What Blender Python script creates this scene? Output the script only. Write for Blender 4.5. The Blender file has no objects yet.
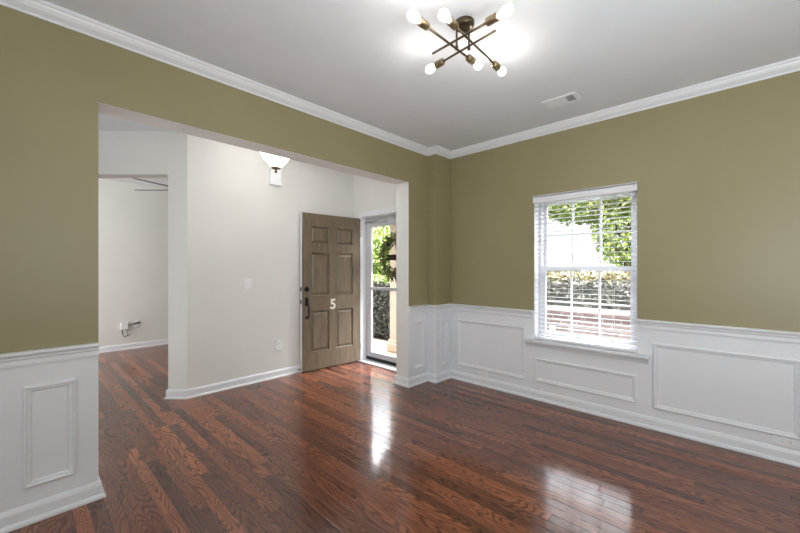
import bpy, bmesh, math, random
from mathutils import Vector, Matrix
random.seed(7)
S = bpy.context.scene
C = S.collection
PI = math.pi

# ------------------------------------------------------------------ camera
TH = math.radians(43.5)
cam_d = bpy.data.cameras.new('camera')
cam = bpy.data.objects.new('camera', cam_d); C.objects.link(cam)
cam.location = (0, 0, 1.33)
cam.rotation_euler = (PI/2, 0, TH)
cam_d.sensor_width = 36.0
cam_d.lens = 36.0*361/800
cam_d.shift_y = 1.5/800
cam_d.clip_start = 0.02
S.camera = cam

# ------------------------------------------------------------------ world, sun, area lights, exposure
W = bpy.data.worlds.new('sky'); S.world = W; W.use_nodes = True
nt = W.node_tree; nt.nodes.clear()
wo = nt.nodes.new('ShaderNodeOutputWorld'); bg = nt.nodes.new('ShaderNodeBackground')
sky = nt.nodes.new('ShaderNodeTexSky'); sky.sky_type = 'HOSEK_WILKIE'
sky.sun_direction = (0.35, -0.55, 0.75); sky.turbidity = 6.0; sky.ground_albedo = 0.4
mxw = nt.nodes.new('ShaderNodeMix'); mxw.data_type = 'RGBA'; mxw.inputs[0].default_value = 0.75
nt.links.new(sky.outputs[0], mxw.inputs[6]); mxw.inputs[7].default_value = (1.0, 1.0, 1.03, 1)
nt.links.new(mxw.outputs[2], bg.inputs[0]); # sky made brighter higher up for strong floor reflections, dimmer at the horizon
tcw = nt.nodes.new('ShaderNodeTexCoord'); spw = nt.nodes.new('ShaderNodeSeparateXYZ'); nt.links.new(tcw.outputs['Generated'], spw.inputs[0])
mrw = nt.nodes.new('ShaderNodeMapRange'); mrw.interpolation_type = 'SMOOTHSTEP'
nt.links.new(spw.outputs[2], mrw.inputs[0])
for _i, _v in ((1, .30), (2, .58), (3, 2.3), (4, 38.0)): mrw.inputs[_i].default_value = _v
nt.links.new(mrw.outputs[0], bg.inputs[1])
nt.links.new(bg.outputs[0], wo.inputs[0])

def add_light(name, kind, loc, energy, color=(1, 1, 1), aim=None, size=None, size_y=None, radius=None, angle=None, parent=None):
    d = bpy.data.lights.new(name, kind); d.energy = energy; d.color = color
    if kind == 'AREA':
        d.shape = 'RECTANGLE'; d.size = size; d.size_y = size_y or size
    if radius is not None: d.shadow_soft_size = radius
    if angle is not None: d.angle = angle
    o = bpy.data.objects.new(name, d); C.objects.link(o); o.location = loc
    if aim is not None:
        o.rotation_euler = (Vector(aim)-Vector(loc)).to_track_quat('-Z', 'Y').to_euler()
    if parent: o.parent = parent
    return o

add_light('sun', 'SUN', (0, -5, 12), 9.0, (1.0, .95, .86), aim=(-4, 3, 0), angle=math.radians(2))
# soft fill lights added behind the camera; the walls there have no windows
add_light('fill_rear', 'AREA', (-0.8, -1.9, 0.95), 19, (0.93, .97, 1.0), aim=(-2.7, 0.6, 0.3), size=1.8, size_y=1.2)
add_light('fill_side', 'AREA', (1.55, 0.2, 1.75), 10, (0.95, .98, 1.0), aim=(-0.6, 3.6, 1.7), size=1.2, size_y=1.2)
# upward fill added to lift the ceiling, standing in for a bounced flash
add_light('bounce_fill', 'AREA', (0.75, 0.3, 1.25), 66, (0.90, .955, 1.0), aim=(0.35, 1.2, 2.7), size=1.2, size_y=1.0)
# unseen fills added to brighten the foyer, its ceiling and the living room
add_light('fill_hall', 'AREA', (-3.6, -2.2, 2.0), 13, (.97, .985, 1.0), aim=(-3.6, 3.3, 1.4), size=1.6, size_y=1.9)  # added fill from the hidden end of the hall
add_light('hall_up_fill', 'AREA', (-3.5, -0.3, 0.3), 8, (.95, .98, 1.0), aim=(-3.3, 1.2, 2.7), size=1.2, size_y=1.2)  # added low uplight for the soffit and foyer ceiling
add_light('foyer_fill', 'AREA', (-2.93, 1.75, 2.45), 7, (.97, .985, 1.0), aim=(-3.9, 1.7, 1.2), size=2.0, size_y=.26)  # added strip hidden behind the opening's header, lights the foyer wall
add_light('fill_living', 'AREA', (-5.9, -2.3, 1.5), 78, (0.97, .99, 1.0), aim=(-7.0, 2.0, 1.3), size=1.0, size_y=1.8)  # added fill for the far wall; no window is built here

S.view_settings.view_transform = 'Standard'
S.view_settings.look = 'None'
S.view_settings.gamma = 1
S.view_settings.use_curve_mapping = False
S.view_settings.exposure = 0.18

# ------------------------------------------------------------------ materials
def srgb(r, g, b):
    f = lambda c: (c/255/12.92 if c <= 10 else ((c/255+.055)/1.055)**2.4)
    return (f(r), f(g), f(b), 1)

K = .24
def osr(r, g, b, k=K):
    c = srgb(r, g, b); return (c[0]*k, c[1]*k, c[2]*k, 1)

def mat(name, col, rough=.5, metal=0.0, var=0.0, scale=8.0, bump=0.0, emis=None, estr=0.0, coat=0.0, col2=None, spec=None, trans=0.0):
    m = bpy.data.materials.new(name); m.use_nodes = True
    n = m.node_tree.nodes; l = m.node_tree.links; p = n['Principled BSDF']
    p.inputs['Base Color'].default_value = col; p.inputs['Roughness'].default_value = rough
    p.inputs['Metallic'].default_value = metal
    if coat: p.inputs['Coat Weight'].default_value = coat
    if spec is not None: p.inputs['Specular IOR Level'].default_value = spec
    if trans: p.inputs['Transmission Weight'].default_value = trans
    tc = n.new('ShaderNodeTexCoord')
    if var or col2:
        nz = n.new('ShaderNodeTexNoise'); nz.inputs['Scale'].default_value = scale; nz.inputs['Detail'].default_value = 4
        l.new(tc.outputs['Object'], nz.inputs['Vector'])
        r = n.new('ShaderNodeValToRGB'); l.new(nz.outputs['Fac'], r.inputs[0])
        a = col2 if col2 else tuple(c*(1-var) for c in col[:3])+(1,)
        b = col if col2 else tuple(min(1, c*(1+var)) for c in col[:3])+(1,)
        r.color_ramp.elements[0].position = .35; r.color_ramp.elements[1].position = .65
        r.color_ramp.elements[0].color = a; r.color_ramp.elements[1].color = b
        l.new(r.outputs[0], p.inputs['Base Color'])
    if bump:
        nb = n.new('ShaderNodeTexNoise'); nb.inputs['Scale'].default_value = scale*12; nb.inputs['Detail'].default_value = 3
        l.new(tc.outputs['Object'], nb.inputs['Vector'])
        bp = n.new('ShaderNodeBump'); bp.inputs['Strength'].default_value = bump; bp.inputs['Distance'].default_value = .004
        l.new(nb.outputs['Fac'], bp.inputs['Height']); l.new(bp.outputs[0], p.inputs['Normal'])
    if emis:
        p.inputs['Emission Color'].default_value = emis; p.inputs['Emission Strength'].default_value = estr
    return m

M = {}
M['olive'] = mat('olive paint', (.310, .274, .146, 1), .42, var=.03, scale=1.5, bump=.06)
M['white'] = mat('white trim paint', (.815, .825, .845, 1), .38, var=.01, scale=2)
M['cream'] = mat('warm white wall paint', (.78, .77, .735, 1), .6, var=.015, scale=1.5, bump=.05)
M['ceiling'] = mat('ceiling paint', (.78, .80, .825, 1), .75, var=.015, scale=3, bump=.12)
M['plastic'] = mat('white plastic', (.87, .88, .89, 1), .35, var=.01)
M['slot'] = mat('dark slot', (.03, .03, .03, 1), .6, var=.1)
M['bronze'] = mat('antique bronze', (.13, .10, .06, 1), .32, metal=.85, var=.2, scale=30)
M['brass'] = mat('aged brass socket', (.30, .235, .14, 1), .3, metal=.9, var=.15, scale=40)
M['black'] = mat('black metal', (.012, .012, .014, 1), .35, metal=.5, var=.2, scale=20)
M['vinyl'] = mat('white vinyl frame', (.62, .62, .64, 1), .35, var=.01)
M['valance'] = mat('white blind valance', (.82, .82, .84, 1), .4, var=.01)
M['slat'] = mat('white blind slat', (.60, .60, .62, 1), .4, var=.01)
M['cord'] = mat('ladder cord', (.55, .55, .53, 1), .8, var=.05)
M['tassel'] = mat('dark wooden tassel', (.10, .07, .04, 1), .5, var=.2)
M['nickel'] = mat('brushed nickel', (.88, .85, .76, 1), .3, metal=.1, var=.05)
M['bulb'] = mat('lit bulb glass', (1, 1, 1, 1), .2, emis=(1, .95, .86, 1), estr=2.5)
M['filament'] = mat('glowing filament', (1, .8, .5, 1), .4, emis=(1, .72, .38, 1), estr=14)
M['bowl'] = mat('lit alabaster glass', (.95, .94, .92, 1), .3, emis=(1, .97, .92, 1), estr=3.5, var=.03)
M['fanwood'] = mat('dark fan blade', (.05, .045, .06, 1), .4, var=.1)
M['grey'] = mat('grey aluminium', (.5, .5, .52, 1), .35, metal=.6, var=.05)
M['sticker_w'] = mat('sticker white', (.85, .88, .95, 1), .5, var=.01)
M['sticker_b'] = mat('sticker blue', (.03, .07, .35, 1), .5, var=.02)
M['stucco'] = mat('beige stucco', osr(242, 220, 198, .48), .8, var=.04, scale=6, bump=.3)
M['porch'] = mat('tan concrete', osr(205, 176, 146, .33), .8, var=.1, scale=5, bump=.3)
M['mulch'] = mat('brown mulch', osr(120, 98, 82), .95, col2=osr(70, 55, 45), scale=25, bump=1)
M['grass'] = mat('lawn grass', osr(110, 140, 60), .9, col2=osr(80, 115, 45), scale=8, bump=1)
M['bark'] = mat('bark', osr(95, 80, 68), .9, var=.3, scale=12, bump=1)
M['leafY'] = mat('yellow green leaves', osr(182, 196, 100, .38), .55, col2=osr(130, 158, 62, .42), scale=3)
M['leafD'] = mat('dark hedge leaves', osr(120, 116, 104, .36), .5, col2=osr(72, 78, 64, .36), scale=5)
M['leafT'] = mat('hedge new growth', osr(190, 176, 110, .24), .5, col2=osr(140, 130, 84, .24), scale=7)
M['leafW'] = mat('wreath leaves', osr(150, 156, 70, .6), .6, col2=osr(84, 96, 46, .6), scale=20)
M['oldwood'] = mat('weathered dark board', osr(96, 74, 58, .4), .8, col2=osr(55, 40, 32, .4), scale=30)
M['roof'] = mat('brown shingles', osr(150, 125, 112), .85, col2=osr(120, 98, 88), scale=4, bump=.5)
M['siding'] = mat('white siding', osr(235, 235, 238), .6, var=.02, scale=2)
M['mat'] = mat('black rubber', (.01, .01, .012, 1), .8, var=.2, scale=30)

def glass():
    m = bpy.data.materials.new('window glass'); m.use_nodes = True
    n = m.node_tree.nodes; l = m.node_tree.links; n.clear()
    o = n.new('ShaderNodeOutputMaterial'); t = n.new('ShaderNodeBsdfTransparent'); g = n.new('ShaderNodeBsdfGlossy')
    g.inputs['Roughness'].default_value = .02; t.inputs[0].default_value = (.96, .97, .97, 1)
    fr = n.new('ShaderNodeFresnel'); fr.inputs[0].default_value = 1.35; mx = n.new('ShaderNodeMixShader')
    ge = n.new('ShaderNodeNewGeometry'); inv = n.new('ShaderNodeMath'); inv.operation = 'SUBTRACT'; inv.inputs[0].default_value = 1
    l.new(ge.outputs['Backfacing'], inv.inputs[1]); mu = n.new('ShaderNodeMath'); mu.operation = 'MULTIPLY'
    l.new(fr.outputs[0], mu.inputs[0]); l.new(inv.outputs[0], mu.inputs[1]); l.new(mu.outputs[0], mx.inputs[0])
    l.new(t.outputs[0], mx.inputs[1]); l.new(g.outputs[0], mx.inputs[2]); l.new(mx.outputs[0], o.inputs[0])
    return m
M['glass'] = glass()

class NB:
    def __init__(s, m): s.n = m.node_tree.nodes; s.l = m.node_tree.links
    def m(s, op, a, b=None, c=None):
        n = s.n.new('ShaderNodeMath'); n.operation = op
        for i, v in enumerate((a, b, c)):
            if v is None: continue
            if isinstance(v, (int, float)): n.inputs[i].default_value = v
            else: s.l.new(v, n.inputs[i])
        return n.outputs[0]
    def comb(s, x, y, z=0.0):
        n = s.n.new('ShaderNodeCombineXYZ')
        for i, v in enumerate((x, y, z)):
            if isinstance(v, (int, float)): n.inputs[i].default_value = v
            else: s.l.new(v, n.inputs[i])
        return n.outputs[0]
    def white(s, v, dim='3D'):
        n = s.n.new('ShaderNodeTexWhiteNoise'); n.noise_dimensions = dim; s.l.new(v, n.inputs['Vector']); return n
    def noise(s, v, sc, det=2, dist=0):
        n = s.n.new('ShaderNodeTexNoise'); n.inputs['Scale'].default_value = sc; n.inputs['Detail'].default_value = det
        n.inputs['Distortion'].default_value = dist; s.l.new(v, n.inputs['Vector']); return n.outputs['Fac']
    def ramp(s, v, st):
        n = s.n.new('ShaderNodeValToRGB'); s.l.new(v, n.inputs[0]); e = n.color_ramp.elements
        e[0].position, e[0].color = st[0]; e[1].position, e[1].color = st[-1]
        for p, c in st[1:-1]:
            k = e.new(p); k.color = c
        return n.outputs[0]
    def mix(s, f, a, b, mode='MIX'):
        n = s.n.new('ShaderNodeMix'); n.data_type = 'RGBA'; n.blend_type = mode
        for i, v in ((0, f), (6, a), (7, b)):
            if isinstance(v, (int, float, tuple)): n.inputs[i].default_value = v
            else: s.l.new(v, n.inputs[i])
        return n.outputs[2]

def floor_mat():
    m = bpy.data.materials.new('stained oak strip floor'); m.use_nodes = True
    b = NB(m); p = b.n['Principled BSDF']
    tc = b.n.new('ShaderNodeTexCoord'); sp = b.n.new('ShaderNodeSeparateXYZ'); b.l.new(tc.outputs['Object'], sp.inputs[0])
    x, y = sp.outputs[0], sp.outputs[1]
    Wd, L = .066, 1.0
    yr = b.m('DIVIDE', y, Wd); row = b.m('FLOOR', yr); fy = b.m('FRACT', yr)
    off = b.white(b.comb(row, 3.7, 1.3)).outputs['Value']
    xr = b.m('ADD', b.m('DIVIDE', x, L), b.m('MULTIPLY', off, 7.3)); colm = b.m('FLOOR', xr); fx = b.m('FRACT', xr)
    wn = b.white(b.comb(row, colm, .5)); rnd = wn.outputs['Value']
    rs = b.n.new('ShaderNodeSeparateColor'); b.l.new(wn.outputs['Color'], rs.inputs[0])
    ox = b.m('MULTIPLY', rs.outputs[0], 40); oy = b.m('MULTIPLY', rs.outputs[1], 40)
    # cathedral figure: contour lines of a noise stretched along the board
    v1 = b.comb(b.m('ADD', b.m('MULTIPLY', x, 1.3), ox), b.m('ADD', b.m('MULTIPLY', y, 9.0), oy), rnd)
    n1 = b.noise(v1, 1.0, 1.0, .15)
    v2 = b.comb(b.m('ADD', b.m('MULTIPLY', x, 14), ox), b.m('ADD', b.m('MULTIPLY', y, 60), oy), rnd)
    n2 = b.noise(v2, 1.0, 2)
    c = b.m('ADD', b.m('MULTIPLY', n1, 24.0), b.m('MULTIPLY', n2, .28))
    tri = b.m('PINGPONG', c, .5)                 # 0..0.5
    lines = b.ramp(b.m('MULTIPLY', tri, 2.0), [(0.0, (0, 0, 0, 1)), (.18, (.12, .12, .12, 1)), (.55, (1, 1, 1, 1))])
    v3 = b.comb(b.m('ADD', b.m('MULTIPLY', x, 9), oy), b.m('ADD', b.m('MULTIPLY', y, 260), ox), rnd)
    n3 = b.noise(v3, 1.0, 3)
    pores = b.ramp(n3, [(.36, (.45, .45, .45, 1)), (.54, (1, 1, 1, 1))])
    light = b.ramp(rs.outputs[2], [(0.0, srgb(108, 70, 56)), (.45, srgb(136, 85, 65)), (.8, srgb(152, 94, 70)), (1.0, srgb(176, 110, 78))])
    dark = b.ramp(rs.outputs[2], [(0.0, srgb(80, 53, 44)), (1.0, srgb(110, 69, 53))])
    wood = b.mix(lines, dark, light)
    wood = b.mix(.6, wood, pores, 'MULTIPLY')
    ey = b.m('MINIMUM', fy, b.m('SUBTRACT', 1.0, fy)); ex = b.m('MINIMUM', fx, b.m('SUBTRACT', 1.0, fx))
    gy = b.m('MULTIPLY', ey, Wd); gx = b.m('MULTIPLY', ex, L)
    e = b.m('MINIMUM', gy, gx)
    gap = b.ramp(b.m('MULTIPLY', e, 400), [(0.15, (0, 0, 0, 1)), (.7, (1, 1, 1, 1))])
    gap2 = b.mix(.65, (1, 1, 1, 1), gap)
    wood = b.mix(1.0, wood, gap2, 'MULTIPLY')
    b.l.new(wood, p.inputs['Base Color'])
    rr = b.m('ADD', .20, b.m('MULTIPLY', b.noise(tc.outputs['Object'], 6, 3), .08)); b.l.new(rr, p.inputs['Roughness'])
    p.inputs['Specular IOR Level'].default_value = .03
    p.inputs['Coat Weight'].default_value = .58; p.inputs['Coat IOR'].default_value = 1.9; p.inputs['Coat Roughness'].default_value = .10
    h = b.m('ADD', b.m('MULTIPLY', gap, 1.0), b.m('MULTIPLY', lines, .10))
    h2 = b.m('ADD', h, b.m('MULTIPLY', rnd, .35))
    bp = b.n.new('ShaderNodeBump'); bp.inputs['Strength'].default_value = .22; bp.inputs['Distance'].default_value = .002
    b.l.new(h2, bp.inputs['Height']); b.l.new(bp.outputs[0], p.inputs['Normal'])
    b.l.new(bp.outputs[0], p.inputs['Coat Normal'])
    return m
M['floor'] = floor_mat()

def door_mat():
    m = bpy.data.materials.new('dark taupe wood grain door'); m.use_nodes = True
    b = NB(m); p = b.n['Principled BSDF']
    tc = b.n.new('ShaderNodeTexCoord'); sp = b.n.new('ShaderNodeSeparateXYZ'); b.l.new(tc.outputs['Object'], sp.inputs[0])
    v = b.comb(b.m('MULTIPLY', sp.outputs[0], 60), b.m('MULTIPLY', sp.outputs[1], 60), b.m('MULTIPLY', sp.outputs[2], 3.5))
    n = b.noise(v, 1.0, 4, .5)
    b.l.new(b.ramp(n, [(.3, srgb(96, 84, 67)), (.7, srgb(130, 115, 96))]), p.inputs['Base Color'])
    p.inputs['Roughness'].default_value = .38
    bp = b.n.new('ShaderNodeBump'); bp.inputs['Strength'].default_value = .25; bp.inputs['Distance'].default_value = .002
    b.l.new(n, bp.inputs['Height']); b.l.new(bp.outputs[0], p.inputs['Normal'])
    return m
M['door'] = door_mat()

def brick_mat():
    m = bpy.data.materials.new('rose brick'); m.use_nodes = True
    b = NB(m); p = b.n['Principled BSDF']
    tc = b.n.new('ShaderNodeTexCoord'); sp = b.n.new('ShaderNodeSeparateXYZ'); b.l.new(tc.outputs['Object'], sp.inputs[0])
    br = b.n.new('ShaderNodeTexBrick'); b.l.new(b.comb(b.m('ADD', sp.outputs[0], sp.outputs[1]), sp.outputs[2]), br.inputs['Vector'])
    br.inputs['Color1'].default_value = osr(176, 146, 140, .27); br.inputs['Color2'].default_value = osr(152, 122, 116, .27)
    br.inputs['Mortar'].default_value = osr(210, 200, 196, .3); br.inputs['Scale'].default_value = 1
    br.inputs['Brick Width'].default_value = .21; br.inputs['Row Height'].default_value = .075; br.inputs['Mortar Size'].default_value = .01
    b.l.new(br.outputs[0], p.inputs['Base Color']); p.inputs['Roughness'].default_value = .85
    return m
M['brick'] = brick_mat()

# ------------------------------------------------------------------ mesh helpers
class MB:
    def __init__(s): s.bm = bmesh.new(); s.mats = []
    def mi(s, m):
        if m not in s.mats: s.mats.append(m)
        return s.mats.index(m)
    def poly(s, pts, m, smooth=False):
        try: f = s.bm.faces.new([s.bm.verts.new(p) for p in pts])
        except ValueError: return
        f.material_index = s.mi(m); f.smooth = smooth
    def box(s, a, b, m, T=None, faces=None, bev=0.0):
        # faces: dict of face key ('x-','x+','y-','y+','z-','z+') -> material
        lo = [min(a[i], b[i]) for i in range(3)]; hi = [max(a[i], b[i]) for i in range(3)]
        vs = [s.bm.verts.new((x, y, z)) for x in (lo[0], hi[0]) for y in (lo[1], hi[1]) for z in (lo[2], hi[2])]
        F = {'x-': (0, 1, 3, 2), 'x+': (4, 6, 7, 5), 'y-': (0, 4, 5, 1), 'y+': (2, 3, 7, 6), 'z-': (0, 2, 6, 4), 'z+': (1, 5, 7, 3)}
        fs = []
        for k, idx in F.items():
            f = s.bm.faces.new([vs[i] for i in idx]); f.material_index = s.mi(faces[k] if faces and k in faces else m); fs.append(f)
        if bev:
            es = list({e for f in fs for e in f.edges})
            r = bmesh.ops.bevel(s.bm, geom=es, offset=bev, segments=2, affect='EDGES', profile=.5)
            vs = list({v for f in r['faces'] for v in f.verts} | {v for v in vs if v.is_valid})
            # collect every vertex of the bevelled box
            seen = set(vs); st = list(vs)
            while st:
                v = st.pop()
                for e in v.link_edges:
                    w = e.other_vert(v)
                    if w not in seen: seen.add(w); st.append(w)
            vs = list(seen)
        if T is not None:
            for v in vs: v.co = T @ v.co
    def lathe(s, prof, m, T=None, seg=24, smooth=True, cap=True):
        rings = []
        for r, z in prof:
            rings.append([s.bm.verts.new((r*math.cos(2*PI*k/seg), r*math.sin(2*PI*k/seg), z)) for k in range(seg)])
        i = s.mi(m)
        for a, b in zip(rings, rings[1:]):
            for k in range(seg):
                f = s.bm.faces.new((a[k], a[(k+1) % seg], b[(k+1) % seg], b[k])); f.material_index = i; f.smooth = smooth
        if cap:
            for rg, rev in ((rings[0], True), (rings[-1], False)):
                f = s.bm.faces.new(list(reversed(rg)) if rev else rg); f.material_index = i
        if T is not None:
            for rg in rings:
                for v in rg: v.co = T @ v.co
    def tube(s, pts, r, m, seg=10, radii=None):
        pts = [Vector(p) for p in pts]; n = len(pts); i = s.mi(m); rings = []
        up = None
        for k, p in enumerate(pts):
            d = (pts[min(k+1, n-1)]-pts[max(k-1, 0)]).normalized()
            if up is None:
                up = d.orthogonal().normalized()
            else:
                up = (up-d*up.dot(d)).normalized()
            w = d.cross(up); rr = radii[k] if radii else r
            rings.append([s.bm.verts.new(p+(up*math.cos(2*PI*j/seg)+w*math.sin(2*PI*j/seg))*rr) for j in range(seg)])
        for a, b in zip(rings, rings[1:]):
            for j in range(seg):
                f = s.bm.faces.new((a[j], a[(j+1) % seg], b[(j+1) % seg], b[j])); f.material_index = i; f.smooth = True
        f = s.bm.faces.new(list(reversed(rings[0]))); f.material_index = i
        f = s.bm.faces.new(rings[-1]); f.material_index = i
    def sweep(s, path, prof, m, z0=0.0):
        # path of (x,y); profile of (outward to the left, z)
        P = [Vector((p[0], p[1])) for p in path]; n = len(P); i = s.mi(m); rings = []
        for k in range(n):
            d0 = (P[k]-P[k-1]).normalized() if k else None
            d1 = (P[k+1]-P[k]).normalized() if k < n-1 else None
            l0 = Vector((-d0.y, d0.x)) if d0 else None; l1 = Vector((-d1.y, d1.x)) if d1 else None
            if l0 is None: o = l1
            elif l1 is None: o = l0
            else:
                o = (l0+l1); o = o/(o.dot(l0))
            rings.append([s.bm.verts.new((P[k].x+o.x*a, P[k].y+o.y*a, z0+z)) for a, z in prof])
        q = len(prof)
        for a, b in zip(rings, rings[1:]):
            for j in range(q):
                f = s.bm.faces.new((a[j], a[(j+1) % q], b[(j+1) % q], b[j])); f.material_index = i
        for rg in (rings[0], rings[-1]):
            f = s.bm.faces.new(rg); f.material_index = i
    def frame(s, O, A, B, N, w, h, prof, m):
        # rectangular moulding: O corner, A/B unit axes, N normal, prof of (inset, height)
        O, A, B, N = map(Vector, (O, A, B, N)); i = s.mi(m); rings = []
        for ca, cb in ((0, 0), (1, 0), (1, 1), (0, 1)):
            rings.append([s.bm.verts.new(O+A*((w-t) if ca else t)+B*((h-t) if cb else t)+N*k) for t, k in prof])
        q = len(prof)
        for c in range(4):
            a, b = rings[c], rings[(c+1) % 4]
            for j in range(q-1):
                f = s.bm.faces.new((a[j], b[j], b[j+1], a[j+1])); f.material_index = i
    def build(s, name, parent=None, loc=None, rot=None):
        bmesh.ops.recalc_face_normals(s.bm, faces=s.bm.faces[:])
        me = bpy.data.meshes.new(name)
        # keep the origin at the base of what was built in world coordinates
        if loc is not None:
            s.bm.transform(Matrix.Translation(-Vector(loc)))
        s.bm.to_mesh(me); s.bm.free()
        for mm in s.mats: me.materials.append(M[mm])
        o = bpy.data.objects.new(name, me); C.objects.link(o)
        if loc is not None: o.location = loc
        if rot is not None: o.rotation_euler = rot
        if parent is not None: o.parent = parent
        return o

def tag(o, label, cat=None, group=None, kind=None):
    if label: o['label'] = label
    if cat: o['category'] = cat
    if group: o['group'] = group
    if kind: o['kind'] = kind
    return o
def thing(name, label, cat, loc=(0, 0, 0), rot=(0, 0, 0), group=None):
    o = bpy.data.objects.new(name, None); C.objects.link(o); o.empty_display_size = .1
    o.location = loc; o.rotation_euler = rot
    return tag(o, label, cat, group)
def struct(o, label, cat=None): return tag(o, label, cat, kind='structure')
def dup(root, loc, rot=None, label=None):
    r = root.copy(); C.objects.link(r); r.location = loc
    if rot is not None: r.rotation_euler = rot
    if label: r['label'] = label
    for ch in list(root.children):
        c = ch.copy(); C.objects.link(c); c.parent = r
        for g in ch.children:
            d = g.copy(); C.objects.link(d); d.parent = c
    return r
def TM(loc, z_dir, roll=0):
    q = Vector(z_dir).to_track_quat('Z', 'Y')
    return Matrix.Translation(Vector(loc)) @ q.to_matrix().to_4x4()

# ------------------------------------------------------------------ plan of the house
CZ = 2.73                      # ceiling
XA, YB = -2.71, 3.61           # room faces of the opening wall and of the window wall
XA2 = XA-.19
XC = -4.11                     # foyer wall behind the open door
YE = 3.36                      # room face of the entrance wall
YBK, XR = -2.05, 1.75          # rear and right walls behind the camera
RZ = .865                      # olive / white change
OPZ = 2.292                    # underside of the wide opening
OY0, OY1 = .315, 2.995
XF = -7.30                     # far living room wall
FY = -2.45

def wbox(b, lo, hi, room_face, other='cream', side='olive'):
    # wall box split at the chair rail; room face olive above, white below
    z0, z1 = lo[2], hi[2]
    if z0 < RZ < z1:
        b.box(lo, (hi[0], hi[1], RZ), other, faces={room_face: 'white'})
        b.box((lo[0], lo[1], RZ), hi, other, faces={room_face: 'olive'})
    else:
        b.box(lo, hi, other, faces={room_face: 'olive' if z0 >= RZ else 'white'})

b = MB(); b.box((XF-.2, FY-.2, -.12), (XR+.2, YB+.2, 0), 'floor')
struct(b.build('floor'), 'reddish brown oak strip floor with glossy varnish', 'floor')
b = MB(); b.box((XF-.2, FY-.2, CZ), (XR+.2, YB+.2, CZ+.15), 'ceiling')
struct(b.build('ceiling'), 'smooth pale grey ceiling', 'ceiling')

# wall with the wide opening (left in the photograph)
b = MB()
wbox(b, (XA2, YBK, 0), (XA, OY0, CZ), 'x+')
wbox(b, (XA2, OY0, OPZ), (XA, OY1, CZ), 'x+')
wbox(b, (XA2, OY1, 0), (XA, YB+.2, CZ), 'x+')
# small chase boxed into the corner
for z0, z1, mm in ((0, RZ, 'white'), (RZ, CZ, 'olive')):
    b.box((XA, 3.33, z0), (-2.585, YB, z1), mm)
struct(b.build('wall_left'), 'olive wall over white wainscot with the wide opening to the foyer', 'wall')

# window wall
WX0, WX1, WZ0, WZ1 = -1.54, -.65, .60, 2.055
b = MB()
for lo, hi in (((XA, YB, 0), (WX0, YB+.2, CZ)), ((WX1, YB, 0), (XR+.15, YB+.2, CZ)),
               ((WX0, YB, 0), (WX1, YB+.2, WZ0)), ((WX0, YB, WZ1), (WX1, YB+.2, CZ))):
    wbox(b, lo, hi, 'y-', other='white')
struct(b.build('wall_front'), 'olive wall over white wainscot around the window with blinds', 'wall')

# walls behind the camera
b = MB(); wbox(b, (XA, YBK-.15, 0), (XR+.15, YBK, CZ), 'y+'); struct(b.build('wall_back'), 'olive and white wall at the rear of the room', 'wall')
b = MB(); wbox(b, (XR, YBK, 0), (XR+.15, YB, CZ), 'x-'); struct(b.build('wall_right'), 'olive and white wall at the right of the room', 'wall')

# entrance wall of the foyer
DX0, DX1, DZ = -3.985, -3.02, 2.075
b = MB()
b.box((XC-.12, YE, 0), (DX0, YE+.17, CZ), 'cream'); b.box((DX1, YE, 0), (XA2, YE+.17, CZ), 'cream'); b.box((DX0, YE, DZ), (DX1, YE+.17, CZ), 'cream')
struct(b.build('wall_entrance'), 'warm white foyer wall that holds the front door', 'wall')
# foyer wall behind the door leaf, joined to the angled wall with the passage to the living room
u = Vector((-.7254, -.6884)); nrm = Vector((.6884, -.7254))        # along the angled wall; towards the camera
P0 = Vector((XC, 1.178))
b = MB()
def prism(b, pts, z0, z1, m):
    n = len(pts)
    lo = [b.bm.verts.new((p[0], p[1], z0)) for p in pts]; hi = [b.bm.verts.new((p[0], p[1], z1)) for p in pts]
    i = b.mi(m)
    for k in range(n):
        f = b.bm.faces.new((lo[k], lo[(k+1) % n], hi[(k+1) % n], hi[k])); f.material_index = i
    f = b.bm.faces.new(lo[::-1]); f.material_index = i
    f = b.bm.faces.new(hi); f.material_index = i
q0 = P0; q1 = P0+u*.195; back = -nrm*.16
prism(b, [(XC, YE+.17), (XC, 1.178), q1, q1+back, (XC-.13, 1.178+.06), (XC-.13, YE+.17)], 0, CZ, 'cream')
q2 = P0+u*1.40; q3 = P0+u*1.56
prism(b, [q1, q2, q2+back, q1+back], 2.285, CZ, 'cream')
prism(b, [q2, q3, (q3.x, FY), (q3.x-.14, FY), q3+back, q2+back], 0, CZ, 'cream')
struct(b.build('wall_foyer'), 'warm white foyer wall with angled passage to the living room', 'wall')
# living room walls
b = MB(); b.box((XF-.15, FY-.15, 0), (XF, YB+.2, CZ), 'cream'); struct(b.build('wall_far'), 'far pale wall of the living room seen through the passage', 'wall')
b = MB(); b.box((XF, YE, 0), (XC-.12, YE+.17, CZ), 'cream'); struct(b.build('wall_living'), 'side wall of the living room', 'wall')
b = MB(); b.box((XF, FY-.15, 0), (XA, FY, CZ), 'cream'); b.box((XA2, FY, 0), (XA, YBK, CZ), 'cream')
struct(b.build('wall_hall'), 'pale wall closing the hall and living room', 'wall')

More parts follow.
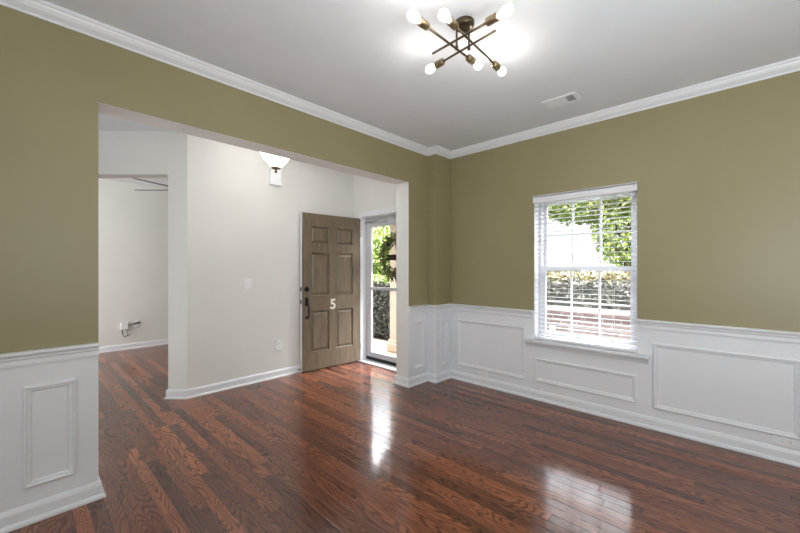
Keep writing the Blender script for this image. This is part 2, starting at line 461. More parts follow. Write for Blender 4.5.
# ------------------------------------------------------------------ trim
BASE = [(0, 0), (.030, 0), (.030, .012), (.024, .022), (.016, .026), (.016, .072), (.011, .086), (.006, .094), (0, .097)]
BASES = [(0, 0), (.026, 0), (.026, .012), (.015, .022), (.015, .075), (.008, .090), (0, .092)]
RAIL = [(0, -.075), (.010, -.075), (.014, -.062), (.014, -.040), (.022, -.030), (.022, -.022), (.036, -.012), (.040, -.006), (.040, 0), (.034, .006), (0, .006)]
CROWN = [(0, -.075), (.008, -.075), (.010, -.064), (.018, -.058), (.034, -.046), (.046, -.030), (.050, -.020), (.058, -.014), (.060, 0), (0, 0)]
left_path = [(XA2, OY0), (XA, OY0), (XA, YBK)]
corner = [(XR, YB), (-2.585, YB), (-2.585, 3.33), (XA, 3.33)]
b = MB(); b.sweep(corner+[(XA, OY1), (XA2, OY1), (XA2, YE), (DX1+.06, YE)], BASE, 'white')
struct(b.build('baseboard_front'), 'white baseboard along the window wall and around the corner', 'baseboard')
b = MB(); b.sweep(left_path, BASE, 'white'); struct(b.build('baseboard_left'), 'white baseboard of the wall left of the opening', 'baseboard')
b = MB(); b.sweep([(XA, YBK), (XR, YBK), (XR, YB)], BASE, 'white'); struct(b.build('baseboard_back'), 'white baseboard behind the viewer', 'baseboard')
b = MB(); b.sweep([(XC, YE), (XC, 1.178), q1, q1+back], BASES, 'white')
struct(b.build('baseboard_foyer'), 'white baseboard of the foyer wall and angled corner', 'baseboard')
b = MB(); b.sweep([(XF, YE), (XF, FY)], BASES, 'white'); struct(b.build('baseboard_living'), 'white baseboard of the far living room wall', 'baseboard')
RT = .893
b = MB(); b.sweep([(WX0-.005, YB)]+corner[1:]+[(XA, OY1)], RAIL, 'white', RT); struct(b.build('trim_1'), 'white chair rail from the corner to the window', 'trim')
b = MB(); b.sweep([(XR, YB), (WX1+.005, YB)], RAIL, 'white', RT); struct(b.build('trim_2'), 'white chair rail right of the window', 'trim')
b = MB(); b.sweep([(XA, OY0), (XA, YBK), (XR, YBK)], RAIL, 'white', RT); struct(b.build('trim_3'), 'white chair rail left of the opening', 'trim')
b = MB(); b.sweep(corner+[(XA, YBK), (XR, YBK)], CROWN, 'white', CZ); struct(b.build('trim_4'), 'white crown moulding at the ceiling', 'trim')
PM = [(0, 0), (0, .010), (.005, .016), (.012, .018), (.018, .011), (.028, .009), (.033, .005), (.036, 0)]
panels = []
def panel_a(X, y0, y1, z0, z1, N=(1, 0, 0)):
    b = MB(); b.frame((X, y0, z0), (0, 1, 0), (0, 0, 1), N, y1-y0, z1-z0, PM, 'white'); return b
def panel_b(x0, x1, z0, z1):
    b = MB(); b.frame((x0, YB, z0), (1, 0, 0), (0, 0, 1), (0, -1, 0), x1-x0, z1-z0, PM, 'white'); return b
for k, (bb, lab) in enumerate((
        (panel_a(XA, .010, .218, .18, .715), 'narrow upright white panel moulding left of the opening'),
        (panel_a(XA, -1.9, -.12, .18, .715), 'wide white panel moulding of the left wall beside the viewer'),
        (panel_a(XA, 3.075, 3.255, .18, .715), 'narrow white panel moulding right of the opening'),
        (panel_a(-2.585, 3.41, 3.54, .18, .715), 'narrow white panel moulding on the boxed corner'),
        (panel_b(-2.47, -1.632, .175, .72), 'wide white panel moulding left of the window'),
        (panel_b(-1.532, -.65, .182, .42), 'low white panel moulding beneath the window'),
        (panel_b(-.54, .287, .172, .712), 'wide white panel moulding right of the window'),
        (panel_b(.39, 1.65, .172, .712), 'wide white panel moulding beside the right wall'))):
    struct(bb.build('trim_%d' % (k+5)), lab, 'panel moulding')
# window stool and apron
b = MB(); b.box((-1.632, YB-.066, .584), (-.556, YB, .604), 'white', bev=.003)
b.box((WX0+.0005, YB, .596), (WX1-.0005, YB+.10, .604), 'white')
b.sweep([(-.566, YB), (-1.622, YB)], [(0, 0), (.010, 0), (.012, .010), (.018, .014), (.024, .030), (.040, .044), (.056, .050), (.056, .056), (0, .056)], 'white', .528)
struct(b.build('trim_13'), 'white sill shelf below the window blind', 'window sill')

# ------------------------------------------------------------------ window
def sash_mb(x0, x1, z0, z1, y0, y1, st, mun, nx, nz):
    b = MB()
    b.box((x0, y0, z0), (x0+st, y1, z1), 'vinyl'); b.box((x1-st, y0, z0), (x1, y1, z1), 'vinyl')
    b.box((x0+st, y0, z0), (x1-st, y1, z0+st), 'vinyl'); b.box((x0+st, y0, z1-st), (x1-st, y1, z1), 'vinyl')
    ym = (y0+y1)/2; g = MB(); h = MB()
    for k in range(1, nx):
        x = x0+st+(x1-x0-2*st)*k/nx; g.box((x-mun/2, ym-.008, z0+st), (x+mun/2, ym+.008, z1-st), 'vinyl')
    for k in range(1, nz):
        z = z0+st+(z1-z0-2*st)*k/nz; g.box((x0+st, ym-.007, z-mun/2), (x1-st, ym+.007, z+mun/2), 'vinyl')
    h.box((x0+st-.004, ym-.003, z0+st-.004), (x1-st+.004, ym+.003, z1-st+.004), 'glass')
    return b, g, h
win = bpy.data.objects.new('window_1', None); C.objects.link(win); win.location = (-1.095, YB+.14, .60)
struct(win, 'white double hung window with six panes over six behind the blind', 'window')
def kid(mb, name, parent, label=None):
    o = mb.build(name); o.parent = parent; o.matrix_parent_inverse = Matrix.Translation(-parent.location) if parent.rotation_euler[2] == 0 and parent.parent is None else Matrix.Identity(4)
    if label: o['label'] = label
    return o
b = MB(); fw = .035; y0, y1 = YB+.10, YB+.19
b.box((WX0, y0, WZ0), (WX0+fw, y1, WZ1), 'vinyl'); b.box((WX1-fw, y0, WZ0), (WX1, y1, WZ1), 'vinyl')
b.box((WX0+fw, y0, WZ0), (WX1-fw, y1, WZ0+fw), 'vinyl'); b.box((WX0+fw, y0, WZ1-fw), (WX1-fw, y1, WZ1), 'vinyl')
kid(b, 'window_frame', win)
for nm, z0, z1, ya, yb in (('upper_sash', 1.305, WZ1-fw, YB+.15, YB+.18), ('lower_sash', WZ0+fw, 1.345, YB+.11, YB+.14)):
    s_, g_, h_ = sash_mb(WX0+fw, WX1-fw, z0, z1, ya, yb, .036, .018, 3, 2)
    so = kid(s_, nm, win)
    for mb, n2 in ((g_, 'muntin_grid'), (h_, 'pane')):
        o = mb.build(n2); o.parent = so; o.matrix_parent_inverse = Matrix.Identity(4)
        o.parent = so

# blind
bl = thing('window_blind', 'white horizontal slat blind lowered with its slats open over the window', 'blind', ((WX0+WX1)/2, YB, .60))
BX0, BX1 = WX0+.006, WX1-.006
b = MB(); b.box((BX0-.008, YB-.030, 1.985), (BX1+.010, YB-.014, 2.052), 'valance', bev=.004); b.box((BX0-.008, YB-.030, 2.040), (BX1+.010, YB+.0, 2.056), 'valance')
b.box((BX0-.008, YB-.028, 1.985), (BX0, YB, 2.045), 'valance'); b.box((BX1+.002, YB-.028, 1.985), (BX1+.010, YB, 2.045), 'valance')
kid(b, 'valance', bl)
b = MB(); b.box((BX0, YB+.002, 2.005), (BX1, YB+.052, 2.050), 'slat'); kid(b, 'head_rail', bl)
b = MB()
nsl = 32
for k in range(nsl):
    z = .655+k*(1.335/(nsl-1)); t = .10
    yc = YB+.026
    Tm = Matrix.Translation((0, yc, z)) @ Matrix.Rotation(math.radians(-2), 4, 'X')
    b.box((BX0+.003, -.025, -.0018), (BX1-.003, .025, .0018), 'slat', T=Tm)
kid(b, 'slats', bl)
b = MB(); b.box((BX0+.002, YB+.002, .608), (BX1-.002, YB+.052, .630), 'valance', bev=.003); kid(b, 'bottom_rail', bl)
for fx in (.14, .5, .80):
    b = MB(); x = BX0+(BX1-BX0)*fx
    for y in (YB-.0005, YB+.0535): b.tube([(x, y, .615), (x, y, 2.0)], .0012, 'cord', seg=6)
    kid(b, 'ladder_cord', bl)
b = MB(); x = BX1-.145
b.tube([(x, YB-.012, 1.985), (x, YB-.012, 1.70)], .0012, 'cord', seg=6); c_ = kid(b, 'pull_cord', bl)
b = MB(); b.lathe([(.003, 0), (.008, .004), (.009, .02), (.006, .045), (.003, .05)], 'tassel', T=Matrix.Translation((x, YB-.012, 1.655)), seg=12)
tt = b.build('tassel'); tt.parent = c_; tt['label'] = 'dark cord tassel'
# sticker in the lower left corner of the glass
b = MB(); b.box((-1.44, YB+.1215, .70), (-1.37, YB+.1225, .745), 'sticker_w'); b.box((-1.44, YB+.1208, .725), (-1.385, YB+.1214, .738), 'sticker_b')
tag(b.build('sticker', loc=(-1.405, YB+.121, .70)), 'small white and blue sticker on the lower left window pane', 'sticker')

# ------------------------------------------------------------------ front door leaf (open), door 1
HX, HY = -3.962, 3.352
ang = math.atan2(-.996, -.084)
d1 = bpy.data.objects.new('door_1', None); C.objects.link(d1); d1.location = (HX, HY, 0); d1.rotation_euler = (0, 0, ang)
struct(d1, 'dark taupe six panel front door standing open against the foyer wall', 'door')
LW, LT = .90, .044
cols = ((.125, .395), (.505, .775)); rows = ((.245, .770), (.965, 1.53), (1.65, 1.87))
b = MB(); Z0, Z1 = .012, 2.035
def vbox(x0, x1, z0, z1): b.box((x0, -LT, z0), (x1, 0, z1), 'door', faces={'x+': 'white'} if x1 >= LW-.001 else None)
vbox(0, cols[0][0], Z0, Z1); vbox(cols[0][1], cols[1][0], Z0, Z1); vbox(cols[1][1], LW, Z0, Z1)
for c0, c1 in cols:
    zz = [Z0]+[v for r in rows for v in r]+[Z1]
    for k in range(0, len(zz), 2): vbox(c0, c1, zz[k], zz[k+1])
    for r0, r1 in rows:
        b.box((c0, -LT+.016, r0), (c1, -.016, r1), 'door')
        for yy, N in ((-.016, (0, 1, 0)), (-LT+.016, (0, -1, 0))):
            b.frame((c0, yy, r0), (1, 0, 0), (0, 0, 1), N, c1-c0, r1-r0, [(0, .016), (.005, .013), (.010, 0), (.020, 0), (.045, .012), (.046, .012)], 'door')
            b.box((c0+.046, min(yy, yy+N[1]*.012), r0+.046), (c1-.046, max(yy, yy+N[1]*.012), r1-.046), 'door')
b.build('door_leaf', parent=d1)
# house number
cu = bpy.data.curves.new('digit', 'FONT'); cu.body = '5'; cu.size = .185; cu.extrude = .004; cu.bevel_depth = .0012; cu.align_x = 'CENTER'; cu.offset = .004
to = bpy.data.objects.new('digit', cu); C.objects.link(to)
dg = bpy.context.evaluated_depsgraph_get(); me = bpy.data.meshes.new_from_object(to.evaluated_get(dg))
bpy.data.objects.remove(to)
me.materials.clear(); me.materials.append(M['nickel'])
me.transform(Matrix(((-1, 0, 0, .455), (0, 0, 1, .008), (0, 1, 0, .785), (0, 0, 0, 1))))
num = bpy.data.objects.new('house_number', me); C.objects.link(num); num.parent = d1; num['label'] = 'pale metal number 5'
hs = MB(); cx = LW-.065
hs.box((cx-.022, 0, .845), (cx+.022, .012, .955), 'black', bev=.004)
hs.lathe([(.013, 0), (.013, .018), (.010, .022)], 'black', T=TM((cx, .010, .92), (0, 1, 0)), seg=16)
hs.tube([(cx, .01, .865), (cx, .045, .86), (cx, .060, .84), (cx, .062, .79), (cx, .058, .735), (cx, .045, .705), (cx, .012, .695)], .008, 'black', radii=[.009, .009, .009, .011, .009, .008, .008])
hs.box((cx-.014, 0, .675), (cx+.014, .010, .715), 'black', bev=.004)
ho = hs.build('handle', parent=d1); ho['label'] = 'black grip handle'
tl = MB(); tl.box((cx-.012, .028, .888), (cx+.012, .062, .894), 'black', bev=.002); tl.build('thumb_latch', parent=ho)
db = MB(); db.lathe([(.033, 0), (.033, .008), (.026, .018), (.012, .020)], 'black', T=TM((cx, 0, 1.06), (0, 1, 0)), seg=24)
db.build('deadbolt', parent=d1)['label'] = 'black round deadbolt'
for z in (1.06, .90):
    lp = MB(); lp.box((LW, -.036, z-.028), (LW+.002, -.010, z+.028), 'black'); lp.box((LW+.002, -.030, z-.010), (LW+.012, -.016, z+.010), 'black')
    lp.build('latch_plate', parent=d1)
for z in (.22, 1.03, 1.82):
    hg = MB(); hg.tube([(-.006, .004, z-.045), (-.006, .004, z+.045)], .007, 'nickel'); hg.build('hinge', parent=d1)
sw = MB(); sw.box((0.002, -.006, .004), (LW, .003, .014), 'black'); sw.build('door_sweep', parent=d1)
# door frame and casing
b = MB()
b.box((DX0, YE-.012, 0), (DX0+.022, YE+.17, DZ), 'white'); b.box((DX1-.022, YE-.012, 0), (DX1, YE+.17, DZ), 'white'); b.box((DX0+.022, YE-.012, DZ-.022), (DX1-.022, YE+.17, DZ), 'white')
b.box((DX0-.055, YE-.014, 0), (DX0, YE, DZ+.03), 'white'); b.box((DX1, YE-.014, 0), (DX1+.055, YE, DZ+.03), 'white'); b.box((DX0, YE-.014, DZ), (DX1, YE, DZ+.05), 'white')
b.box((DX0+.022, YE+.055, 0), (DX0+.034, YE+.075, DZ-.022), 'white'); b.box((DX0+.034, YE+.055, DZ-.034), (DX1-.022, YE+.075, DZ-.022), 'white')
struct(b.build('trim_14'), 'white frame around the front doorway', 'door frame')
b = MB(); b.box((DX0+.02, YE-.05, 0), (DX1-.02, YE+.18, .018), 'vinyl', bev=.004); struct(b.build('trim_15'), 'pale threshold strip under the storm door', 'threshold')
# storm door, closed
SX0, SX1, SY0, SY1 = DX0+.026, DX1-.026, YE+.100, YE+.135
d2 = bpy.data.objects.new('door_2', None); C.objects.link(d2); d2.location = (SX0, SY0, .02)
struct(d2, 'white glass storm door closed in the front doorway', 'door')
b = MB(); st = .105; sz0, sz1 = .028, DZ-.028
b.box((SX0, SY0, sz0), (SX0+st, SY1, sz1), 'vinyl', bev=.003); b.box((SX1-st, SY0, sz0), (SX1, SY1, sz1), 'vinyl', bev=.003)
b.box((SX0+st, SY0, sz0+.035), (SX1-st, SY1, sz0+.105), 'vinyl'); b.box((SX0+st, SY0, 1.91), (SX1-st, SY1, sz1), 'vinyl'); b.box((SX0+st, SY0, 1.02), (SX1-st, SY1, 1.06), 'vinyl')
kid(b, 'door_frame', d2)
for z0, z1 in ((.132, 1.021), (1.059, 1.911)):
    b = MB(); b.box((SX0+st-.002, (SY0+SY1)/2-.003, z0), (SX1-st+.002, (SY0+SY1)/2+.003, z1), 'glass'); kid(b, 'pane', d2)
b = MB(); b.box((SX0+.01, SY0-.006, .020), (SX1-.01, SY1-.004, .062), 'mat'); kid(b, 'door_sweep', d2, 'black bottom sweep')
b = MB(); b.tube([(SX0+.10, SY0-.030, 1.985), (SX0+.42, SY0-.030, 1.985)], .015, 'grey', seg=14); b.tube([(SX0+.02, SY0-.028, 1.985), (SX0+.10, SY0-.030, 1.985)], .005, 'grey')
b.box((SX0+.40, SY0-.034, 1.975), (SX0+.44, SY0, 1.995), 'grey'); b.box((SX0-.002, SY0-.034, 1.97), (SX0+.02, SY0-.002, 2.0), 'grey'); kid(b, 'door_closer', d2, 'grey closer tube')
# wreath on the outside of the storm door
WXc, WZc = SX0+.50, 1.485
wr = thing('wreath', 'round olive green leaf wreath hanging on the glass storm door', 'wreath', (WXc, SY1+.05, WZc))
b = MB(); ring = [(WXc+.235*math.cos(a*PI/16), SY1+.045, WZc+.235*math.sin(a*PI/16)) for a in range(33)]
b.tube(ring, .010, 'bark', seg=8); kid(b, 'twig_ring', wr)
def leaf(b, p, d, n, L, Wd, m):
    d = d.normalized(); s_ = d.cross(n).normalized()*Wd/2; nn = s_.cross(d).normalized()*L*.08
    b.poly([p, p+d*L*.45+s_+nn, p+d*L, p+d*L*.45-s_+nn], m)
b = MB()
for k in range(520):
    a = random.uniform(0, 2*PI); rr = random.gauss(0, .030)
    c = Vector((WXc+(.235+rr)*math.cos(a), SY1+.045+random.uniform(-.02, .02), WZc+(.235+rr)*math.sin(a)))
    rad = Vector((math.cos(a), 0, math.sin(a))); tan = Vector((-math.sin(a), 0, math.cos(a)))
    d = rad*random.uniform(-.6, 1.3)+tan*random.uniform(0, .9)+Vector((0, random.uniform(-.1, .2), 0))
    leaf(b, c, d, Vector((random.uniform(-.4, .4), 1, random.uniform(-.4, .4))), random.uniform(.07, .12), random.uniform(.018, .032), 'leafW')
kid(b, 'leaves', wr)
b = MB(); b.box((WXc-.235, SY1+.106, WZc-.045), (WXc+.235, SY1+.120, WZc+.035), 'oldwood', bev=.002)
kid(b, 'wooden_board', wr, 'dark weathered board fixed across the wreath')
b = MB(); b.lathe([(.030, 0), (.028, .012), (.012, .018)], 'black', T=TM((WXc-.045, SY0-.004, WZc+.165), (0, -1, 0)), seg=20)
tag(b.build('wreath_hanger', loc=(WXc-.045, SY0, WZc+.165)), 'round black hook stuck on the storm door glass above the wreath', 'hook')

# ------------------------------------------------------------------ ceiling light with six bulbs
FX, FY_, FZ = -1.135, 1.715, CZ
fx = thing('ceiling_light', 'antique bronze ceiling light of crossed rods with six lit bulbs', 'ceiling light', (FX, FY_, FZ))
def fk(mb, name, parent=None, label=None):
    o = mb.build(name, loc=(FX, FY_, FZ)); o.location = (0, 0, 0); o.parent = parent or fx
    if label: o['label'] = label
    return o
b = MB(); b.lathe([(.012, -.034), (.048, -.032), (.054, -.026), (.056, 0)], 'bronze', T=Matrix.Translation((FX-.015, FY_+.030, FZ)), seg=32); fk(b, 'canopy')
za, zb = 2.567, 2.555
rods = [  # start, end, bulbs at start/end, z
    ((-1.174, 1.33), (-1.170, 1.924), True, True, za),
    ((-1.060, 1.43), (-1.100, 2.088), True, True, za),
    ((-.815, 1.600), (-1.285, 1.625), True, False, zb),
    ((-.925, 1.690), (-1.395, 1.740), False, True, zb)]
for (xs, ys), (xe, ye), bs, be, z in rods:
    A = Vector((xs, ys, z)); B = Vector((xe, ye, z)); d = (B-A).normalized()
    r0 = A+d*(.095 if bs else 0); r1 = B-d*(.095 if be else 0)
    b = MB(); b.tube([r0, r1], .0062, 'bronze', seg=10); rod = fk(b, 'rod')
    for has, P, dd in ((bs, r0, -d), (be, r1, d)):
        if not has: continue
        b = MB(); T = TM(P, dd)
        b.lathe([(.008, -.018), (.019, -.014), (.0205, -.006), (.0205, .042), (.017, .046)], 'brass', T=T, seg=20); so = fk(b, 'socket', rod)
        b = MB(); b.lathe([(.012, .038), (.013, .052), (.018, .066), (.024, .082), (.027, .097), (.024, .111), (.015, .121), (.005, .125)], 'bulb', T=T, seg=20)
        fk(b, 'bulb', rod, 'lit glass bulb')
        add_light('bulb_light', 'POINT', tuple(P+dd*.160), 1.0, (1, .95, .88), radius=.012)
for x, y, z in ((-1.165, 1.690, za), (-1.105, 1.722, zb)):
    b = MB(); b.tube([(x, y, z-.004), (x, y, FZ-.034)], .0058, 'bronze', seg=10); b.lathe([(.009, -.010), (.009, .010)], 'bronze', T=Matrix.Translation((x, y, z)), seg=12); fk(b, 'stem')

# ------------------------------------------------------------------ ceiling vent
V0, V1 = (-1.235, 3.035), (-.965, 3.205)
vt = thing('ceiling_vent', 'white metal air register in the ceiling near the window wall', 'vent', (-1.10, 3.12, CZ))
b = MB()
b.box((V0[0], V0[1], CZ-.006), (V1[0], V0[1]+.025, CZ), 'plastic'); b.box((V0[0], V1[1]-.025, CZ-.006), (V1[0], V1[1], CZ), 'plastic')
b.box((V0[0], V0[1]+.025, CZ-.006), (V0[0]+.028, V1[1]-.025, CZ), 'plastic'); b.box((V1[0]-.028, V0[1]+.025, CZ-.006), (V1[0], V1[1]-.025, CZ), 'plastic')
for x in (-1.145, -1.06): b.box((x-.005, V0[1]+.025, CZ-.006), (x+.005, V1[1]-.025, CZ), 'plastic')
kid(b, 'frame', vt)
b = MB(); b.box((V0[0]+.028, V0[1]+.025, CZ-.001), (V1[0]-.028, V1[1]-.025, CZ-.0003), 'slot'); kid(b, 'duct_opening', vt)  # dark sheet on the solid ceiling stands for the shade inside the duct
for x0, x1 in ((-1.206, -1.151), (-1.139, -1.066)):
    b = MB(); x = x0+.004
    while x < x1:
        T = Matrix.Translation((x, 0, CZ-.004)) @ Matrix.Rotation(math.radians(-24), 4, 'Y')
        b.box((-.0058, V0[1]+.026, -.0006), (.0058, V1[1]-.026, .0006), 'plastic', T=T); x += .0085
    kid(b, 'louvre', vt)
b = MB(); x = -1.044
while x < -.998: b.box((x, V0[1]+.026, CZ-.0035), (x+.0018, V1[1]-.026, CZ-.0028), 'plastic'); x += .0135
y = V0[1]+.040
while y < V1[1]-.03: b.box((-1.055, y, CZ-.0035), (-.993, y+.0018, CZ-.0028), 'plastic'); y += .0150
kid(b, 'grille', vt)

# ------------------------------------------------------------------ foyer bowl light
BXc, BYc = -3.48, 1.815
bw = thing('pendant_light', 'white glass bowl light with dark finial hanging from the foyer ceiling', 'ceiling light', (BXc, BYc, CZ))
T0 = Matrix.Translation((BXc, BYc, 0))
b = MB(); b.lathe([(.022, 2.358), (.042, 2.364), (.072, 2.388), (.105, 2.426), (.138, 2.472), (.158, 2.505), (.160, 2.512), (.155, 2.510), (.134, 2.476), (.10, 2.430), (.068, 2.394), (.038, 2.372), (.022, 2.366)], 'bowl', T=T0, seg=40); kid(b, 'lamp_shade', bw, 'white glass bowl')
b = MB(); b.lathe([(.005, 2.306), (.013, 2.312), (.014, 2.324), (.007, 2.332), (.012, 2.342), (.044, 2.350), (.047, 2.362), (.012, 2.368)], 'bronze', T=T0, seg=20); kid(b, 'finial', bw, 'dark bronze finial')
b = MB(); b.tube([(BXc, BYc, 2.36), (BXc, BYc, CZ-.02)], .007, 'bronze'); b.lathe([(.02, -.04), (.06, -.03), (.065, 0)], 'bronze', T=Matrix.Translation((BXc, BYc, CZ)), seg=28); kid(b, 'stem', bw)
add_light('bowl_light', 'POINT', (BXc, BYc, 2.58), 3, (1, .96, .9), radius=.08)

# ------------------------------------------------------------------ wall fittings
b = MB(); b.box((XC, 2.055, 2.325), (XC+.055, 2.195, 2.525), 'plastic', bev=.006); b.box((XC+.055, 2.072, 2.345), (XC+.058, 2.178, 2.505), 'plastic')
tag(b.build('door_chime', loc=(XC, 2.125, 2.325)), 'white rectangular door chime box high on the foyer wall', 'door chime')
sw_ = thing('light_switch', 'white light switch on the foyer wall left of the front door', 'light switch', (XC, 1.80, 1.09))
b = MB(); b.box((XC, 1.762, 1.09), (XC+.006, 1.838, 1.208), 'plastic', bev=.002); kid(b, 'cover_plate', sw_)
b = MB(); b.box((XC+.006, 1.794, 1.137), (XC+.016, 1.806, 1.161), 'plastic', bev=.002); kid(b, 'toggle', sw_)
def outlet(name, label, loc, rotz, horiz):
    t = thing(name, label, 'outlet', loc, (0, 0, rotz), 'wall outlets')
    R = Matrix.Rotation(PI/2, 4, 'Y') if horiz else Matrix.Identity(4)   # local: plate in xz plane, facing -y
    b = MB(); b.box((-.038, -.009, -.062), (.038, 0, .062), 'plastic', T=R, bev=.003); b.build('cover_plate', parent=t)
    for s_ in (-1, 1):
        b = MB(); b.box((-.016, -.0115, s_*.020-.0135), (.016, -.009, s_*.020+.0135), 'plastic', T=R, bev=.001); ro = b.build('receptacle', parent=t)
        b = MB()
        for sx in (-.006, .006): b.box((sx-.001, -.0120, s_*.020-.003), (sx+.001, -.0114, s_*.020+.006), 'slot', T=R)
        b.build('slot', parent=ro)
    return t
outlet('wall_outlet', 'white upright outlet on the foyer wall beside the front door', (XC, 2.18, .39), PI/2, False)
outlet('wall_outlet', 'white sideways outlet low on the wainscot left of the window', (-2.128, YB, .148), 0, True)
outlet('wall_outlet', 'white sideways outlet low on the wainscot at the far right of the window wall', (.215, YB, .146), 0, True)
# small door stop by the open leaf
b = MB(); b.tube([(XC+.015, 2.425, .05), (XC+.062, 2.425, .05)], .005, 'nickel'); b.lathe([(.010, 0), (.010, .012)], 'black', T=TM((XC+.062, 2.425, .05), (1, 0, 0)), seg=14)
tag(b.build('door_stop', loc=(XC+.015, 2.425, .05)), 'small black tipped door stop on the baseboard by the door edge', 'door stop')
# cable outlet in the living room
cb = thing('cable_box', 'white cable box with loose dark wires on the far living room wall', 'cable box', (XF, 1.18, .33))
b = MB(); b.box((XF, 1.125, .335), (XF+.05, 1.215, .445), 'plastic', bev=.004); kid(b, 'housing', cb)
b = MB(); b.tube([(XF+.02, 1.215, .38), (XF+.05, 1.26, .40), (XF+.06, 1.30, .42)], .005, 'slot'); b.tube([(XF+.06, 1.29, .415), (XF+.07, 1.375, .43)], .014, 'slot'); kid(b, 'plug', cb)
b = MB(); b.tube([(XF+.03, 1.14, .335), (XF+.04, 1.145, .27), (XF+.06, 1.165, .215), (XF+.06, 1.21, .235), (XF+.06, 1.245, .25)], .006, 'slot'); b.tube([(XF+.03, 1.20, .335), (XF+.05, 1.205, .28), (XF+.06, 1.20, .235)], .003, 'slot'); kid(b, 'wire', cb)
b = MB(); b.box((XF, 1.30, .35), (XF+.006, 1.37, .46), 'plastic', bev=.002)
tag(b.build('wall_plate', loc=(XF, 1.335, .35)), 'white wall plate beside the cable box in the living room', 'wall plate')

# ------------------------------------------------------------------ ceiling fan in the living room
fan = thing('ceiling_fan', 'dark bladed ceiling fan in the living room beyond the passage', 'ceiling fan', (-5.548, 1.56, 2.40))
b = MB(); b.tube([(0, 0, .10), (0, 0, CZ-2.40)], .012, 'bronze'); b.lathe([(.02, CZ-2.46), (.07, CZ-2.42), (.07, CZ-2.40)], 'bronze', seg=24); b.build('stem', parent=fan)
b = MB(); b.lathe([(.05, -.07), (.10, -.05), (.12, 0), (.11, .06), (.06, .10), (.02, .11)], 'bronze', seg=28); b.build('motor', parent=fan)
R2 = Vector((.7254, .6884)); F2 = Vector((-.6884, .7254))
d0 = F2*(-.6)+R2*(-.21); a0 = math.atan2(d0.y, d0.x)
for k in range(5):
    a = a0-k*2*PI/5
    T = Matrix.Rotation(a, 4, 'Z') @ Matrix.Rotation(math.radians(-10), 4, 'X')
    b = MB(); b.box((.17, -.06, -.004), (.66, .06, .004), 'fanwood', T=T, bev=.003); bo = b.build('blade', parent=fan)
    b = MB(); b.box((.08, -.018, -.010), (.22, .018, -.004), 'bronze', T=T); b.build('bracket', parent=bo)

# ------------------------------------------------------------------ outdoors
GZ = -.25
b = MB(); b.box((-60, YB+.25, GZ-.2), (40, 70, GZ), 'grass'); b.box((-60, -10, GZ-.2), (XF-.3, YB+.25, GZ), 'grass')
struct(b.build('ground'), 'lawn outside the house', 'lawn')
b = MB(); b.box((-8.0, 4.97, GZ), (-3.35, 7.5, GZ+.02), 'mulch'); b.box((-3.35, 5.47, GZ), (3.0, 7.5, GZ+.02), 'mulch')
tag(b.build('mulch_bed'), 'brown mulch bed beyond the porch and along the hedge', 'mulch', kind='stuff')
b = MB(); b.box((-5.6, YE+.17, GZ+.02), (-2.95, 4.95, -.10), 'porch', bev=.01)
struct(b.build('porch_floor'), 'tan concrete porch floor outside the front door', 'porch')
# porch column
cp = Vector((-4.337, 4.57))
pc = thing('porch_column', 'square beige stucco column standing on the porch', 'column', (-4.28, 4.56, -.10))
b = MB(); b.box((-.15, -.15, .0), (.15, .15, 2.75), 'stucco', bev=.008); b.build('shaft', parent=pc)
b = MB(); b.box((-.19, -.19, .0), (.19, .19, .14), 'stucco', bev=.012); b.box((-.172, -.172, .14), (.172, .172, .20), 'stucco', bev=.01); b.build('base', parent=pc)
b = MB(); b.box((-5.8, YE+.17, 2.65), (-2.90, 5.0, 2.78), 'siding'); struct(b.build('porch_roof'), 'white roof over the porch', 'porch roof')
# low brick wall
b = MB(); b.box((-5.0+2.2, 5.20, GZ), (2.4, 5.42, .70), 'brick'); b.box((-2.82, 5.17, .70), (2.42, 5.45, .76), 'brick')
tag(b.build('brick_wall'), 'low rose brick garden wall outside the window', 'garden wall')

def foliage(b, blobs, n, L, m, m2=None, top=None):
    vol = [bx[3]*bx[4]*bx[5] for bx in blobs]
    for bl_, v in zip(blobs, vol):
        cx, cy, cz, rx, ry, rz = bl_
        for k in range(int(n*v/sum(vol))):
            d = Vector((random.gauss(0, 1), random.gauss(0, 1), random.gauss(0, 1))).normalized()*(random.uniform(.35, 1)**.5)
            p = Vector((cx+d.x*rx, cy+d.y*ry, cz+d.z*rz))
            dd = Vector((random.gauss(0, 1), random.gauss(0, 1), random.gauss(0, 1)))+d
            mm = m2 if (m2 and p.z > cz+rz*(top or .6)) else m
            leaf(b, p, dd, Vector((random.gauss(0, 1), random.gauss(0, 1), random.gauss(0, 1))), L*random.uniform(.7, 1.3), L*.55, mm)
def hedge(name, label, x0, x1, y0, y1, z1, n, L, m, m2, group=None):
    b = MB(); cx, cy = (x0+x1)/2, (y0+y1)/2
    core = MB(); k = .12
    T = Matrix.Identity(4)
    core.box((x0+k-cx, y0+k-cy, 0), (x1-k-cx, y1-k-cy, z1-GZ-k), m, bev=.08)
    for _ in range(n):
        f = random.random(); x = random.uniform(x0, x1); y = random.uniform(y0, y1); z = random.uniform(GZ+.08, z1)
        if f < .45: y = y0+random.uniform(0, .15)
        elif f < .85: z = z1-abs(random.gauss(0, .09))+random.choice((0, 0, .05))
        elif f < .93: x = x0+random.uniform(0, .15)
        else: x = x1-random.uniform(0, .15)
        p = Vector((x-cx, y-cy, z-GZ))
        leaf(b, p, Vector((random.gauss(0, 1), random.gauss(0, 1), random.gauss(.4, 1))), Vector((random.gauss(0, 1), random.gauss(0, 1), random.gauss(0, 1))), L*random.uniform(.7, 1.3), L*.6, m2 if z > z1-.075 else m)
    t = thing(name, label, 'hedge', (cx, cy, GZ+.03), group=group)
    core.build('branches', parent=t); b.build('leaves', parent=t)
    return t
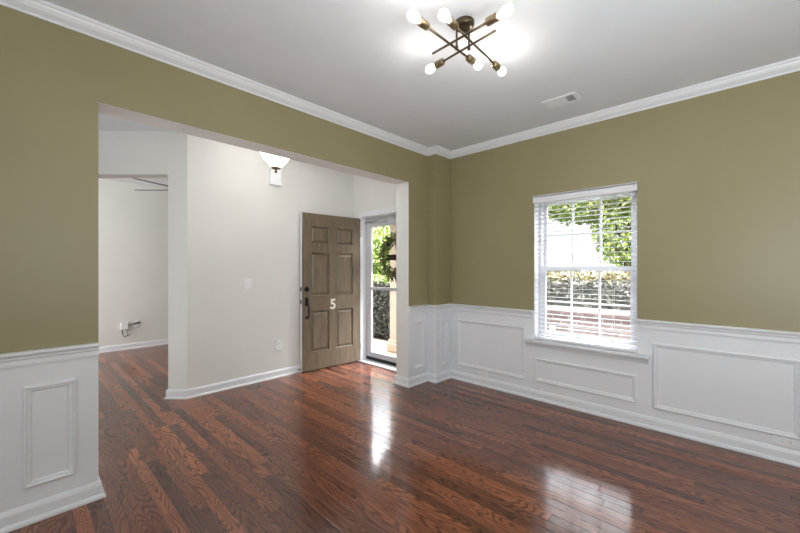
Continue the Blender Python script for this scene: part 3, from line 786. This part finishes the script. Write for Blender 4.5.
hedge('hedge', 'dark clipped hedge with yellow green tips behind the brick wall', -3.3, 2.6, 6.3, 7.2, 1.17, 15000, .07, 'leafD', 'leafT')
hedge('hedge', 'tall dark green hedge seen through the storm door', -7.8, -4.3, 5.4, 6.4, 1.05, 13000, .07, 'leafD', 'leafY')
def tree(name, label, x, y, h, blobs, n, L, m, r=.12):
    t = thing(name, label, 'tree', (x, y, GZ), group='trees outside')
    b = MB(); b.tube([(0, 0, 0), (.05, .03, h*.4), (-.04, 0, h*.75)], r, 'bark', radii=[r, r*.8, r*.4])
    for a in range(5):
        b.tube([(0.02, 0.01, h*.4+a*.1), (math.cos(a*1.3)*h*.22, math.sin(a*1.3)*h*.22, h*.7)], r*.3, 'bark', seg=6, radii=[r*.4, r*.1])
    b.build('trunk', parent=t)
    b = MB(); foliage(b, blobs, n, L, m); b.build('leaves', parent=t)
    return t
tree('shade_tree', 'yellow green tree with hanging branches above the hedge right of the window view', -2.15, 10.6, 5.0,
     [(-.9, 0, 3.35, 1.3, .7, .55), (0, 0, 2.9, .8, .6, 1.35), (-1.6, 0, 3.5, .8, .6, .45), (.6, 0, 3.7, 1.2, 1, 1)], 20000, .13, 'leafY')
tree('shade_tree', 'bright green leafy tree seen through the upper storm door glass', -10.6, 9.6, 3.3,
     [(0, 0, 2.3, 1.8, 1.3, 1.0), (-1.0, -.8, 2.0, 1.2, 1.0, .9), (1.2, .9, 2.2, 1.3, 1.1, 1.0), (.6, .5, 1.2, 1.6, 1.2, .8)], 15000, .17, 'leafY')
# neighbour's house
hx, hy = -15.2, 30.0
ho_ = thing('neighbour_house', 'pale house with a brown shingled roof far beyond the hedge', 'house', (hx, hy, GZ-1.2))
b = MB(); b.box((-5, -3.5, 0), (5, 3.5, 2.7), 'siding'); b.build('wall', parent=ho_)
b = MB()
pts = [(-5.5, -3.8, 2.7), (5.5, -3.8, 2.7), (5.5, 3.8, 2.7), (-5.5, 3.8, 2.7), (-3.5, 0, 4.6), (3.5, 0, 4.6)]
for f in ((0, 1, 5, 4), (1, 2, 5), (2, 3, 4, 5), (3, 0, 4), (3, 2, 1, 0)): b.poly([pts[i] for i in f], 'roof')
b.build('roof', parent=ho_)
for xx in (-3, 0, 3):
    b = MB(); b.box((xx-.5, -3.56, .9), (xx+.5, -3.5, 2.2), 'slot'); b.build('window', parent=ho_)
